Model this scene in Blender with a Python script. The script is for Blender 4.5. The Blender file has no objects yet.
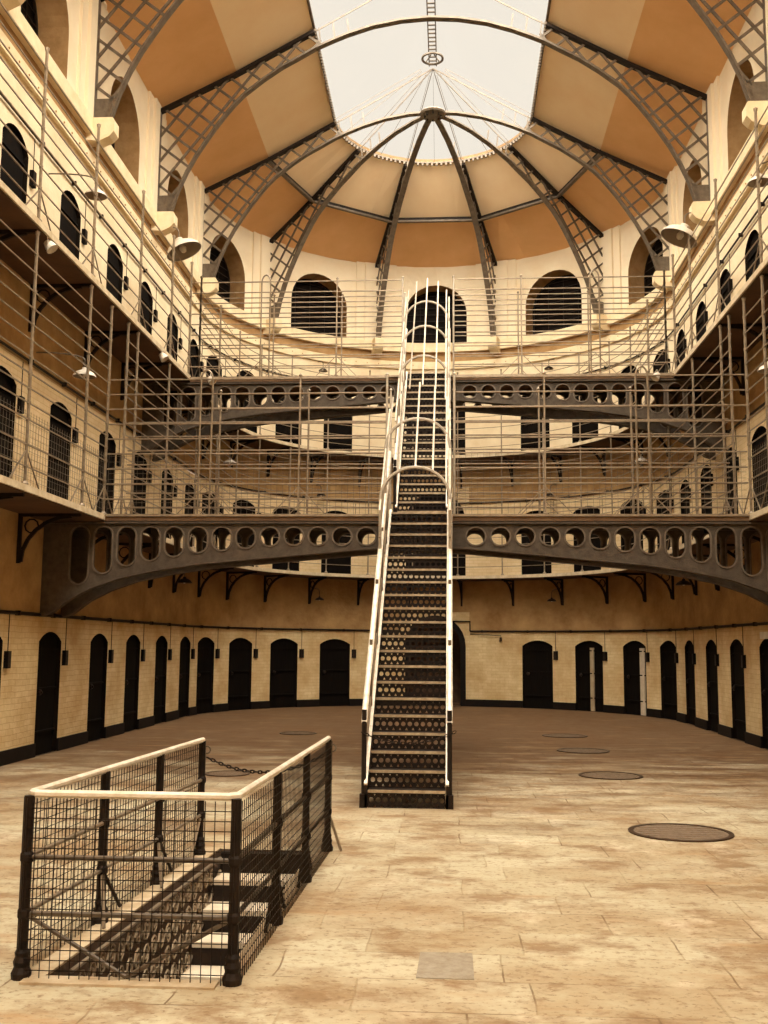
import bpy, math, random
from math import sin, cos, pi, radians, sqrt, atan2, hypot
from mathutils import Vector, Matrix
random.seed(7)
C = bpy.context.scene.collection
SC = bpy.context.scene

# ---------------------------------------------------------------- camera, world, sun, exposure
YAW, PITCH, ROLL = 0.06479, 0.12705, 0.00798
cy, sy, cp, sp = cos(YAW), sin(YAW), cos(PITCH), sin(PITCH)
F = Vector((-sy * cp, cy * cp, sp)); Rr = Vector((cy, sy, 0)); Uu = Rr.cross(F)
X2 = Rr * cos(ROLL) + Uu * sin(ROLL); Y2 = -Rr * sin(ROLL) + Uu * cos(ROLL)
cd = bpy.data.cameras.new('camera'); cam = bpy.data.objects.new('camera', cd); C.objects.link(cam)
M = Matrix((X2, Y2, -F)).transposed().to_4x4(); M.translation = Vector((0.4524, 0, 1.7))
cam.matrix_world = M
cd.sensor_fit = 'VERTICAL'; cd.sensor_height = 24.0; cd.lens = 1044.19 / 1024 * 24
cd.clip_start = 0.05; cd.clip_end = 300
SC.camera = cam

w = bpy.data.worlds.new('sky'); SC.world = w; w.use_nodes = True
bg = w.node_tree.nodes['Background']; bg.inputs[0].default_value = (1.0, 0.92, 0.80, 1); bg.inputs[1].default_value = 0.95
sd = bpy.data.lights.new('hazy_sun', 'SUN'); sd.energy = 37.0; sd.angle = radians(120); sd.color = (1.0, 0.91, 0.77)
so = bpy.data.objects.new('hazy_sun', sd); C.objects.link(so)
so.rotation_euler = Vector((0.0, 0.62, -1)).to_track_quat('-Z', 'Y').to_euler()
so.location = (0, 30, 25)
SC.view_settings.view_transform = 'Standard'; SC.view_settings.look = 'None'
SC.view_settings.exposure = 0.0; SC.view_settings.gamma = 1.0; SC.view_settings.use_curve_mapping = False
try:
    SC.cycles.use_denoising = True; SC.cycles.denoiser = 'OPENIMAGEDENOISE'
    SC.cycles.max_bounces = 10; SC.cycles.diffuse_bounces = 8; SC.cycles.transparent_max_bounces = 12
    SC.cycles.sample_clamp_indirect = 6.0
except Exception: pass

# ---------------------------------------------------------------- dimensions
R0, YC, W = 5.79, 24.49, 4.845
Z1, Z2, ZC, ZE = 3.65, 7.08, 10.6, 13.0
S0 = R0 * pi / 2; YBACK = -12.0; SMAX = S0 + YC - YBACK
B1Y, B2Y, BD = 15.56, 20.35, 0.85
def PT(s, z, off=0.0):
    if abs(s) <= S0:
        a = s / R0; return Vector(((R0 + off) * sin(a), YC + (R0 + off) * cos(a), z))
    return Vector((math.copysign(R0 + off, s), YC - (abs(s) - S0), z))
def SY(y, side): return side * (S0 + YC - y)
def SA(deg): return R0 * radians(deg)

# ---------------------------------------------------------------- materials
def mat(name, c1, c2=None, scale=3.0, rough=0.7, metal=0.0, bump=0.0, bscale=None, detail=6.0, fac=(0.35, 0.65), coord='Object', stretch=None, spec=None):
    m = bpy.data.materials.new(name); m.use_nodes = True; nt = m.node_tree; N = nt.nodes; L = nt.links
    b = N['Principled BSDF']; b.inputs['Roughness'].default_value = rough; b.inputs['Metallic'].default_value = metal
    b.inputs['Base Color'].default_value = (*c1, 1)
    if spec is None: spec = .5 if max(c1) > .1 else .15
    b.inputs['Specular IOR Level'].default_value = spec
    if c2 is None and not bump: return m
    tc = N.new('ShaderNodeTexCoord'); mp = N.new('ShaderNodeMapping'); L.new(tc.outputs[coord], mp.inputs[0])
    if stretch: mp.inputs['Scale'].default_value = stretch
    n = N.new('ShaderNodeTexNoise'); n.inputs['Scale'].default_value = scale; n.inputs['Detail'].default_value = detail; n.inputs['Roughness'].default_value = 0.65
    L.new(mp.outputs[0], n.inputs['Vector'])
    if c2 is not None:
        r = N.new('ShaderNodeValToRGB'); r.color_ramp.elements[0].position = fac[0]; r.color_ramp.elements[1].position = fac[1]
        r.color_ramp.elements[0].color = (*c2, 1); r.color_ramp.elements[1].color = (*c1, 1)
        L.new(n.outputs[0], r.inputs[0]); L.new(r.outputs[0], b.inputs['Base Color'])
    if bump:
        n2 = N.new('ShaderNodeTexNoise'); n2.inputs['Scale'].default_value = bscale or scale * 6; n2.inputs['Detail'].default_value = 4
        L.new(mp.outputs[0], n2.inputs['Vector'])
        bp = N.new('ShaderNodeBump'); bp.inputs['Strength'].default_value = bump; bp.inputs['Distance'].default_value = 0.02
        L.new(n2.outputs[0], bp.inputs['Height']); L.new(bp.outputs[0], b.inputs['Normal'])
    return m

def brick_mat(name, c1, c2, mortar, dirt, bw=0.25, bh=0.085, dscale=0.9, dfac=(0.38, 0.7), dmix=0.6, bstr=0.5, coord='UV', rough=0.85):
    m = bpy.data.materials.new(name); m.use_nodes = True; nt = m.node_tree; N = nt.nodes; L = nt.links
    b = N['Principled BSDF']; b.inputs['Roughness'].default_value = rough
    tc = N.new('ShaderNodeTexCoord')
    nz = N.new('ShaderNodeTexNoise'); nz.inputs['Scale'].default_value = 2.5; L.new(tc.outputs[coord], nz.inputs['Vector'])
    wob = N.new('ShaderNodeMixRGB'); wob.blend_type = 'ADD'; wob.inputs[0].default_value = 0.035
    L.new(tc.outputs[coord], wob.inputs[1]); L.new(nz.outputs['Color'], wob.inputs[2])
    br = N.new('ShaderNodeTexBrick'); br.inputs['Scale'].default_value = 1.0
    br.inputs['Brick Width'].default_value = bw; br.inputs['Row Height'].default_value = bh; br.inputs['Mortar Size'].default_value = 0.006
    br.inputs['Mortar Smooth'].default_value = 0.4
    br.inputs['Color1'].default_value = (*c1, 1); br.inputs['Color2'].default_value = (*c2, 1); br.inputs['Mortar'].default_value = (*mortar, 1)
    L.new(wob.outputs[0], br.inputs['Vector'])
    n = N.new('ShaderNodeTexNoise'); n.inputs['Scale'].default_value = dscale; n.inputs['Detail'].default_value = 8; n.inputs['Roughness'].default_value = 0.7
    L.new(tc.outputs[coord], n.inputs['Vector'])
    r = N.new('ShaderNodeValToRGB'); r.color_ramp.elements[0].position = dfac[0]; r.color_ramp.elements[1].position = dfac[1]
    r.color_ramp.elements[0].color = (0, 0, 0, 1); r.color_ramp.elements[1].color = (dmix, dmix, dmix, 1)
    L.new(n.outputs[0], r.inputs[0])
    mx = N.new('ShaderNodeMixRGB'); mx.inputs[2].default_value = (*dirt, 1)
    L.new(r.outputs[0], mx.inputs[0]); L.new(br.outputs['Color'], mx.inputs[1]); L.new(mx.outputs[0], b.inputs['Base Color'])
    n2 = N.new('ShaderNodeTexNoise'); n2.inputs['Scale'].default_value = 14; L.new(tc.outputs[coord], n2.inputs['Vector'])
    ad = N.new('ShaderNodeMath'); ad.operation = 'MULTIPLY_ADD'; ad.inputs[1].default_value = -1.0
    L.new(br.outputs['Fac'], ad.inputs[0]); L.new(n2.outputs[0], ad.inputs[2])
    bp = N.new('ShaderNodeBump'); bp.inputs['Strength'].default_value = bstr; bp.inputs['Distance'].default_value = 0.012
    L.new(ad.outputs[0], bp.inputs['Height']); L.new(bp.outputs[0], b.inputs['Normal'])
    return m

MT = {}
MT['brick'] = brick_mat('painted_brick', (.80, .66, .38), (.72, .57, .31), (.60, .45, .23), (.46, .27, .10), dmix=.85, dfac=(.34, .66))
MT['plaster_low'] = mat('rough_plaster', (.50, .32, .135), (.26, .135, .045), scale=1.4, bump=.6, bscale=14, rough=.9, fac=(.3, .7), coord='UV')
MT['cream_brick'] = brick_mat('cream_brick', (.78, .62, .38), (.72, .56, .32), (.62, .45, .23), (.46, .29, .12), dmix=.5)
MT['cream'] = mat('cream_plaster', (.78, .665, .46), (.66, .52, .32), scale=1.3, bump=.25, bscale=16, rough=.85, fac=(.3, .65), coord='UV')
MT['cream_top'] = mat('cream_limewash', (.80, .69, .50), (.72, .585, .38), scale=1.1, bump=.15, bscale=12, rough=.85, fac=(.25, .6), coord='UV')
MT['stone'] = mat('cream_stone', (.80, .68, .46), (.70, .55, .33), scale=3, bump=.2, rough=.8)
MT['brown_stone_and_shade'] = mat('brown_reveal', (.40, .24, .10), (.28, .155, .055), scale=3, bump=.3, rough=.9)
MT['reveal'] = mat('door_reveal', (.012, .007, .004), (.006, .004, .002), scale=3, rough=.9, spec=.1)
MT['door_edge'] = mat('pale_door', (.50, .40, .26), (.36, .26, .15), scale=4, rough=.7)
MT['door'] = mat('black_door', (.007, .0045, .003), (.003, .002, .0012), scale=8, rough=.8, stretch=(6, 6, .5), spec=.08)
MT['skirt'] = mat('black_skirting', (.010, .006, .004), (.005, .003, .002), scale=5, rough=.7, spec=.15)
MT['iron'] = mat('grey_brown_iron', (.15, .115, .08), (.085, .06, .038), scale=7, rough=.5, metal=.2, bump=.15)
MT['girder'] = mat('girder_iron', (.088, .066, .045), (.052, .036, .023), scale=9, rough=.6, metal=.1, bump=.25, spec=.3)
MT['dark_iron'] = mat('dark_iron', (.022, .013, .008), (.010, .006, .004), scale=9, rough=.6, metal=.2, bump=.15, spec=.2)
MT['rail'] = mat('worn_rail_steel', (.33, .26, .18), (.20, .15, .10), scale=9, rough=.4, metal=.5)
MT['white_pipe'] = mat('pale_painted_pipe', (.80, .73, .62), (.58, .49, .37), scale=9, rough=.4, metal=.05)
MT['fascia'] = mat('pale_fascia', (.62, .52, .36), (.45, .34, .20), scale=6, rough=.6)
MT['deck'] = mat('deck_boards', (.16, .09, .04), (.09, .045, .02), scale=3, rough=.8, bump=.3)
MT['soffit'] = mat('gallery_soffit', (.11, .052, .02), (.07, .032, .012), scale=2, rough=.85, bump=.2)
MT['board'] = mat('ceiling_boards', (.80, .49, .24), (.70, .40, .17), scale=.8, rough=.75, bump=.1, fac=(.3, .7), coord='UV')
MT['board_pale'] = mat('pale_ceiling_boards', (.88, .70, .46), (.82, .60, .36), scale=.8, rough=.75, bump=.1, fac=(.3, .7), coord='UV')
MT['grey_pipe'] = mat('grey_painted_pipe', (.46, .40, .32), (.32, .27, .20), scale=9, rough=.45, metal=.2)
MT['enamel'] = mat('white_enamel', (.74, .68, .58), (.60, .52, .42), scale=5, rough=.3)
MT['enamel_in'] = mat('grey_enamel', (.25, .19, .13), rough=.5)
MT['black'] = mat('near_black', (.005, .003, .002), rough=.8, spec=.1)
MT['nosing'] = mat('worn_nosing', (.50, .40, .27), (.28, .20, .12), scale=14, rough=.45, metal=.3)
MT['tread_stone'] = mat('pale_step_stone', (.66, .56, .42), (.52, .42, .29), scale=5, rough=.8)
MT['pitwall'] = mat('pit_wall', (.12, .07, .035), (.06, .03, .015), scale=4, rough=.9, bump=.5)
MT['kerb'] = mat('kerb_stone', (.52, .42, .28), (.34, .24, .13), scale=5, rough=.8, bump=.3)
MT['glass_dark'] = mat('dark_window_pane', (.007, .0045, .003), rough=.6, spec=.04)
MT['cover'] = mat('manhole_iron', (.21, .15, .095), (.13, .085, .05), scale=22, rough=.6, metal=.1, bump=.4)
MT['cover_rim'] = mat('manhole_rim', (.06, .035, .02), rough=.5, metal=.3)
# skylight glass
g = bpy.data.materials.new('skylight_glass'); g.use_nodes = True; nt = g.node_tree; N = nt.nodes
for n in list(N):
    if n.type != 'OUTPUT_MATERIAL': N.remove(n)
tr = N.new('ShaderNodeBsdfTransparent'); tr.inputs[0].default_value = (.97, .97, .96, 1)
gl = N.new('ShaderNodeBsdfGlossy'); gl.inputs['Roughness'].default_value = .15
mx = N.new('ShaderNodeMixShader'); mx.inputs[0].default_value = .04
nt.links.new(tr.outputs[0], mx.inputs[1]); nt.links.new(gl.outputs[0], mx.inputs[2]); nt.links.new(mx.outputs[0], N['Material Output'].inputs[0])
MT['glass'] = g
# flagstone floor
def floor_mat():
    m = bpy.data.materials.new('flagstones'); m.use_nodes = True; nt = m.node_tree; N = nt.nodes; L = nt.links
    b = N['Principled BSDF']
    tc = N.new('ShaderNodeTexCoord'); nz = N.new('ShaderNodeTexNoise'); nz.inputs['Scale'].default_value = 2.2; nz.inputs['Detail'].default_value = 5
    L.new(tc.outputs['Object'], nz.inputs['Vector'])
    wob = N.new('ShaderNodeMixRGB'); wob.blend_type = 'ADD'; wob.inputs[0].default_value = 0.05
    L.new(tc.outputs['Object'], wob.inputs[1]); L.new(nz.outputs['Color'], wob.inputs[2])
    def brick(c1, c2, mo, ms):
        br = N.new('ShaderNodeTexBrick'); br.inputs['Scale'].default_value = 1; br.offset = .37; br.squash = 1.35; br.squash_frequency = 3
        br.inputs['Brick Width'].default_value = .88; br.inputs['Row Height'].default_value = .47; br.inputs['Mortar Size'].default_value = ms
        br.inputs['Mortar Smooth'].default_value = .6; br.inputs['Bias'].default_value = -.1
        br.inputs['Color1'].default_value = c1; br.inputs['Color2'].default_value = c2; br.inputs['Mortar'].default_value = mo
        L.new(wob.outputs[0], br.inputs['Vector']); return br
    br = brick((.45, .40, .275, 1), (.37, .305, .19, 1), (.38, .31, .195, 1), .007)
    def stain(prev, scale, p0, p1, col, amt, stretch=(1, 1, 1), detail=8):
        mp = N.new('ShaderNodeMapping'); mp.inputs['Scale'].default_value = stretch; L.new(tc.outputs['Object'], mp.inputs[0])
        mp.inputs['Location'].default_value = (scale * 3.1, scale * 1.7, 0)
        n = N.new('ShaderNodeTexNoise'); n.inputs['Scale'].default_value = scale; n.inputs['Detail'].default_value = detail; n.inputs['Roughness'].default_value = .68
        L.new(mp.outputs[0], n.inputs['Vector'])
        r = N.new('ShaderNodeValToRGB'); r.color_ramp.elements[0].position = p0; r.color_ramp.elements[1].position = p1
        r.color_ramp.elements[0].color = (0, 0, 0, 1); r.color_ramp.elements[1].color = (amt, amt, amt, 1)
        L.new(n.outputs[0], r.inputs[0]); mx = N.new('ShaderNodeMixRGB'); mx.inputs[2].default_value = (*col, 1)
        L.new(r.outputs[0], mx.inputs[0]); L.new(prev, mx.inputs[1]); return mx.outputs[0]
    o = stain(br.outputs['Color'], .55, .44, .64, (.25, .15, .065), .8, (1, 1.3, 1))
    o = stain(o, 1.9, .50, .62, (.20, .115, .05), .8, (.8, 1.1, 1), 14)
    o = stain(o, 4.5, .56, .66, (.19, .11, .05), .65, (.9, 1, 1), 12)
    o = stain(o, 1.1, .56, .75, (.70, .60, .44), .6, (1.3, 1, 1))
    o = stain(o, 26, .54, .64, (.17, .10, .045), .75, (.8, 1, 1), 6)
    jn = N.new('ShaderNodeTexNoise'); jn.inputs['Scale'].default_value = 1.6; jn.inputs['Detail'].default_value = 6; L.new(tc.outputs['Object'], jn.inputs['Vector'])
    jr = N.new('ShaderNodeMapRange'); jr.inputs[1].default_value = .46; jr.inputs[2].default_value = .60; jr.inputs[4].default_value = .8; L.new(jn.outputs[0], jr.inputs[0])
    jm = N.new('ShaderNodeMath'); jm.operation = 'MULTIPLY'; L.new(jr.outputs[0], jm.inputs[0]); L.new(br.outputs['Fac'], jm.inputs[1])
    jx = N.new('ShaderNodeMixRGB'); jx.inputs[2].default_value = (.13, .075, .035, 1); L.new(jm.outputs[0], jx.inputs[0]); L.new(o, jx.inputs[1]); o = jx.outputs[0]
    # ragged brown darkening paints the dimmer light of the far half into the floor
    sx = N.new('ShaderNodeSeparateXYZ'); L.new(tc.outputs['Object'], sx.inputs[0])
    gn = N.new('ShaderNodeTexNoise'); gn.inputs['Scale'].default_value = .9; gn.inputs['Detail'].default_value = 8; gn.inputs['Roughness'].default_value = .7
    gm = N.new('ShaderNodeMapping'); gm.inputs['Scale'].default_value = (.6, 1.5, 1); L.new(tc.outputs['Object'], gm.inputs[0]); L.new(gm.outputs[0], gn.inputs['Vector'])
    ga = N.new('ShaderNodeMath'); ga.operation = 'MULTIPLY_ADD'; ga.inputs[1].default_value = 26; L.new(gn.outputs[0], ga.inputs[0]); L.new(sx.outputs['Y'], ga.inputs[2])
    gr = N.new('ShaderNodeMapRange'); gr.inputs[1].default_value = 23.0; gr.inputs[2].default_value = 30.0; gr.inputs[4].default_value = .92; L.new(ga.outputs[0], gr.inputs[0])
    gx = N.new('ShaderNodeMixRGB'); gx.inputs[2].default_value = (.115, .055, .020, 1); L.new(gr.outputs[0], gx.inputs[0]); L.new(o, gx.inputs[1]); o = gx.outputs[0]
    o = stain(o, 2.2, .56, .68, (.34, .21, .10), .6, (.35, 1.6, 1), 8)
    L.new(o, b.inputs['Base Color'])
    n3 = N.new('ShaderNodeTexNoise'); n3.inputs['Scale'].default_value = 4; L.new(tc.outputs['Object'], n3.inputs['Vector'])
    mr = N.new('ShaderNodeMapRange'); mr.inputs[3].default_value = .62; mr.inputs[4].default_value = .92; b.inputs['Specular IOR Level'].default_value = .3; L.new(n3.outputs[0], mr.inputs[0]); L.new(mr.outputs[0], b.inputs['Roughness'])
    n2 = N.new('ShaderNodeTexNoise'); n2.inputs['Scale'].default_value = 9; n2.inputs['Detail'].default_value = 7; L.new(tc.outputs['Object'], n2.inputs['Vector'])
    ad = N.new('ShaderNodeMath'); ad.operation = 'MULTIPLY_ADD'; ad.inputs[1].default_value = -.9
    L.new(br.outputs['Fac'], ad.inputs[0]); L.new(n2.outputs[0], ad.inputs[2])
    bp = N.new('ShaderNodeBump'); bp.inputs['Strength'].default_value = .55; bp.inputs['Distance'].default_value = .012
    L.new(ad.outputs[0], bp.inputs['Height']); L.new(bp.outputs[0], b.inputs['Normal'])
    return m
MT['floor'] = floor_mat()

# ---------------------------------------------------------------- mesh helpers
class MB:
    def __init__(s, origin=(0, 0, 0)):
        s.v = []; s.f = []; s.m = []; s.uv = []; s.o = Vector(origin); s.cur = 0; s.hasuv = False
    def add(s, vs, fs, uvs=None):
        b = len(s.v); s.v += [Vector(p) - s.o for p in vs]
        for f in fs: s.f.append([b + i for i in f]); s.m.append(s.cur)
        if uvs: s.hasuv = True
        s.uv += (uvs if uvs else [(p[0], p[2]) for p in vs])
    def box(s, lo, hi):
        x0, y0, z0 = lo; x1, y1, z1 = hi
        s.add([(x0, y0, z0), (x1, y0, z0), (x1, y1, z0), (x0, y1, z0), (x0, y0, z1), (x1, y0, z1), (x1, y1, z1), (x0, y1, z1)],
              [(0, 3, 2, 1), (4, 5, 6, 7), (0, 1, 5, 4), (1, 2, 6, 5), (2, 3, 7, 6), (3, 0, 4, 7)])
    def obox(s, c, ax, ay, az):
        c, ax, ay, az = map(Vector, (c, ax, ay, az)); vs = []
        for k in (-1, 1):
            for (i, j) in ((-1, -1), (1, -1), (1, 1), (-1, 1)): vs.append(c + ax * i + ay * j + az * k)
        s.add(vs, [(0, 3, 2, 1), (4, 5, 6, 7), (0, 1, 5, 4), (1, 2, 6, 5), (2, 3, 7, 6), (3, 0, 4, 7)])
    def bar(s, p0, p1, wd, h, up=(0, 0, 1)):
        p0, p1 = Vector(p0), Vector(p1); d = (p1 - p0); u = Vector(up); x = d.cross(u)
        if x.length < 1e-6: x = d.cross(Vector((1, 0, 0)))
        x.normalize(); y = x.cross(d).normalized()
        s.obox((p0 + p1) / 2, x * wd / 2, y * h / 2, d / 2)
    def path(s, pts, r, n=6, closed=False):
        pts = [Vector(p) for p in pts]; k = len(pts); vs = []; fs = []
        rf = r if callable(r) else (lambda i: r)
        prev = None
        for i, p in enumerate(pts):
            if closed: t = pts[(i + 1) % k] - pts[i - 1]
            elif i == 0: t = pts[1] - pts[0]
            elif i == k - 1: t = pts[-1] - pts[-2]
            else: t = (pts[i + 1] - p).normalized() + (p - pts[i - 1]).normalized()
            if t.length < 1e-9: t = Vector((0, 0, 1))
            t.normalize()
            if prev is None:
                a = Vector((0, 0, 1)) if abs(t.z) < .9 else Vector((1, 0, 0)); x = t.cross(a).normalized()
            else:
                x = prev - t * prev.dot(t); x.normalize()
            prev = x; y = t.cross(x)
            for j in range(n):
                an = 2 * pi * (j + .5) / n; vs.append(p + (x * cos(an) + y * sin(an)) * rf(i))
        m = k if closed else k - 1
        for i in range(m):
            for j in range(n):
                a = i * n + j; b = i * n + (j + 1) % n; c = ((i + 1) % k) * n + (j + 1) % n; d = ((i + 1) % k) * n + j
                fs.append((a, b, c, d))
        if not closed: fs += [tuple(range(n))[::-1], tuple((k - 1) * n + j for j in range(n))]
        s.add(vs, fs)
    def tube(s, p0, p1, r, n=6): s.path([p0, p1], r, n)
    def lathe(s, prof, c=(0, 0, 0), axis=(0, 0, 1), n=16):
        c = Vector(c); t = Vector(axis).normalized(); a = Vector((0, 1, 0)) if abs(t.y) < .9 else Vector((1, 0, 0))
        x = t.cross(a).normalized(); y = t.cross(x); vs = []; fs = []; k = len(prof)
        for (r, h) in prof:
            for j in range(n):
                an = 2 * pi * j / n; vs.append(c + t * h + (x * cos(an) + y * sin(an)) * max(r, 1e-4))
        for i in range(k - 1):
            for j in range(n):
                fs.append((i * n + j, (i + 1) * n + j, (i + 1) * n + (j + 1) % n, i * n + (j + 1) % n))
        s.add(vs, fs)
    def prism(s, pts, d):
        pts = [Vector(p) for p in pts]; d = Vector(d); n = len(pts)
        s.add(pts + [p + d for p in pts], [tuple(range(n))[::-1], tuple(range(n, 2 * n))] + [(i, (i + 1) % n, n + (i + 1) % n, n + i) for i in range(n)])
    def build(s, name, mats, parent=None, smooth=False):
        me = bpy.data.meshes.new(name); me.from_pydata([tuple(v) for v in s.v], [], s.f)
        if not isinstance(mats, (list, tuple)): mats = [mats]
        for mm in mats: me.materials.append(MT[mm] if isinstance(mm, str) else mm)
        if len(mats) > 1: me.polygons.foreach_set('material_index', s.m)
        if s.hasuv:
            ul = me.uv_layers.new(name='UVMap'); idx = [0] * len(me.loops); me.loops.foreach_get('vertex_index', idx)
            fl = []
            for i in idx: fl += [s.uv[i][0], s.uv[i][1]]
            ul.data.foreach_set('uv', fl)
        if smooth: me.polygons.foreach_set('use_smooth', [True] * len(me.polygons))
        me.update()
        o = bpy.data.objects.new(name, me); C.objects.link(o)
        if parent: o.parent = parent
        else: o.location = s.o
        return o
def tag(o, label, cat, group=None, kind=None):
    o['label'] = label; o['category'] = cat
    if group: o['group'] = group
    if kind: o['kind'] = kind
    return o
def thing(name, label, cat, loc=(0, 0, 0), group=None):
    o = bpy.data.objects.new(name, None); C.objects.link(o); o.location = loc; o.empty_display_size = .2
    return tag(o, label, cat, group)
def struct(o): o['kind'] = 'structure'; return o
def dup(root, loc, label=None, group=None, rot=None):
    r = root.copy(); C.objects.link(r); r.location = loc
    if rot is not None: r.rotation_euler = rot
    if label: r['label'] = label
    if group: r['group'] = group
    for ch in list(root.children):
        c = ch.copy(); C.objects.link(c); c.parent = r
        for g2 in ch.children:
            d = g2.copy(); C.objects.link(d); d.parent = c
    return r
ORD = ['first', 'second', 'third', 'fourth', 'fifth', 'sixth', 'seventh', 'eighth', 'ninth', 'tenth', 'eleventh', 'twelfth', 'thirteenth']

# ---------------------------------------------------------------- wall cells with openings
def outline_door(w2, h1, h2, n=9):
    pts = [(-w2, 0), (-w2 * .33, 0), (w2 * .33, 0), (w2, 0), (w2, h1 * .33), (w2, h1 * .66)]
    # segmental arch
    rise = h2 - h1; r = (w2 * w2 + rise * rise) / (2 * rise); a = math.asin(min(1, w2 / r))
    if rise > w2: a = pi - a
    for i in range(n + 1):
        t = a - 2 * a * i / n; pts.append((r * sin(t), h2 - r + r * cos(t)))
    pts += [(-w2, h1 * .66), (-w2, h1 * .33)]
    return pts
def cell(mb, s0, s1, z0, z1, hole=None, hc=0, hz=0, depth=.25, wallm=0, revm=1, loops=3):
    """flat or curved wall patch; hole outline in (s,z) around (hc,hz)"""
    def add(pts, off, faces):
        mb.add([PT(p[0], p[1], off) for p in pts], faces, [(p[0], p[1]) for p in pts])
    mb.cur = wallm
    if hole is None:
        n = max(1, int(abs(s1 - s0) / .35)) if abs(s0 + s1) / 2 < S0 - .01 else 1
        pts = []
        for i in range(n + 1):
            t = s0 + (s1 - s0) * i / n; pts += [(t, z0), (t, z1)]
        add(pts, 0, [(2 * i, 2 * i + 1, 2 * i + 3, 2 * i + 2) for i in range(n)]); return
    inner = [(hc + p[0], hz + p[1]) for p in hole]; k = len(inner)
    cz = sum(p[1] for p in inner) / k; cs = hc
    outer = []
    for (a, b) in inner:
        dx, dz = a - cs, b - cz; t = 1e9
        if dx > 1e-6: t = min(t, (s1 - cs) / dx)
        if dx < -1e-6: t = min(t, (s0 - cs) / dx)
        if dz > 1e-6: t = min(t, (z1 - cz) / dz)
        if dz < -1e-6: t = min(t, (z0 - cz) / dz)
        outer.append([cs + dx * t, cz + dz * t])
    used = set()
    for (a, b) in ((s0, z0), (s1, z0), (s1, z1), (s0, z1)):
        ang = atan2(b - cz, a - cs); best = None
        for i, (x, y) in enumerate(inner):
            d = abs((atan2(y - cz, x - cs) - ang + pi) % (2 * pi) - pi)
            if i in used: d += 10
            if best is None or d < best[0]: best = (d, i)
        outer[best[1]] = [a, b]; used.add(best[1])
    rings = [[(inner[i][0] + (outer[i][0] - inner[i][0]) * t / loops, inner[i][1] + (outer[i][1] - inner[i][1]) * t / loops) for i in range(k)] for t in range(loops + 1)]
    pts = [p for r in rings for p in r]; fs = []
    for t in range(loops):
        for i in range(k):
            fs.append((t * k + i, t * k + (i + 1) % k, (t + 1) * k + (i + 1) % k, (t + 1) * k + i))
    add(pts, 0, fs)
    mb.cur = revm
    vs = [PT(p[0], p[1], 0) for p in inner] + [PT(p[0], p[1], depth) for p in inner]
    mb.add(vs, [(i, k + i, k + (i + 1) % k, (i + 1) % k) for i in range(k)], [(p[0], p[1]) for p in inner] + [(p[0], p[1] + depth) for p in inner])
    mb.cur = wallm

DOOR = outline_door(.46, 1.72, 1.87)
DOOR2 = outline_door(.45, 1.74, 1.98, 10)
ARCHG = outline_door(.72, 1.7, 2.42, 14)
ARCH = outline_door(.87, 1.65, 2.52, 14)
WIN = outline_door(.92, .87, 1.79, 16)
LY = [24.4, 22.4, 20.36, 18.35, 16.06, 13.85, 11.7]
RY = [24.05, 22.06, 20.13, 18.2, 16.1, 13.9, 11.8]
cells = [(0, 'arch')] + [(SA(a), 'door') for a in (-29.2, -45.3, -61, -76.8, 29.5, 45.7, 62.2, 78)] + [(SY(y, -1), 'door') for y in LY] + [(SY(y, 1), 'door') for y in RY]
cells.sort()
wins = [0, SA(36), SA(72), -SA(36), -SA(72)] + [SY(y, sd_) for y in (22.52, 18.6, 14.68, 10.72) for sd_ in (-1, 1)]
wins.sort()
walls = {'left': MB(), 'right': MB(), 'back': MB()}
def wall_of(s): return walls['back'] if abs(s) < S0 else walls['left' if s < 0 else 'right']
WM = ['brick', 'plaster_low', 'cream_brick', 'cream', 'cream_top', 'reveal', 'brown_stone_and_shade']
edges = [-SMAX] + [(cells[i][0] + cells[i + 1][0]) / 2 for i in range(len(cells) - 1)] + [SMAX]
edges[1:1] = [cells[0][0] - 1.0]; edges[-1:-1] = [cells[-1][0] + 1.0]
def plain(s0, s1, z0, z1, m):
    pts = sorted([s0, s1] + [b for b in (-S0, S0) if s0 < b < s1])
    for a, b in zip(pts, pts[1:]): cell(wall_of((a + b) / 2), a, b, z0, z1, wallm=m)
plain(edges[0], edges[1], 0, Z2, 2); plain(edges[-2], edges[-1], 0, Z2, 2); plain(edges[0], edges[1], Z2, ZC, 3); plain(edges[-2], edges[-1], Z2, ZC, 3)
ce = edges[1:-1]
door_n = 0; window_n = 0
def door_obj(c, z, kind, depth, floorname):
    global door_n
    door_n += 1
    o0 = PT(c, z, depth)
    hole = ARCH if kind == 'arch' else (DOOR if z < 8 and z < Z2 - 1 else DOOR2)
    mb = MB(o0); k = len(hole)
    n = [PT(c + p[0], z + p[1], depth - .05) for p in hole]; bk = [PT(c + p[0], z + p[1], depth + .02) for p in hole]
    cen = PT(c, z + .9, depth - .05)
    mb.add(n + bk + [cen], [(i, (i + 1) % k, 2 * k) for i in range(k)] + [(i, k + i, k + (i + 1) % k, (i + 1) % k) for i in range(k)] + [tuple(range(k, 2 * k))])
    o = struct(mb.build('door_%d' % door_n, 'door'))
    if kind == 'door': depth -= .0
    # iron bands
    b = MB(o0)
    w2 = .8 if kind == 'arch' else .42
    for zz in (.35, 1.0, 1.6):
        b.path([PT(c - w2, z + zz, depth - .07), PT(c, z + zz, depth - .07), PT(c + w2, z + zz, depth - .07)], .022, 4)
    b.build('iron_band', 'black', o)
    h = MB(o0); q = PT(c + (-.3), z + .95, depth - .1)
    h.lathe([(.001, 0), (.05, .0), (.05, .02), (.02, .03), (.02, .05), (.001, .05)], q, (PT(c - .3, z + .95, depth - .2) - q), 8)
    h.build('lock_plate', 'dark_iron', o)
    return o
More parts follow.
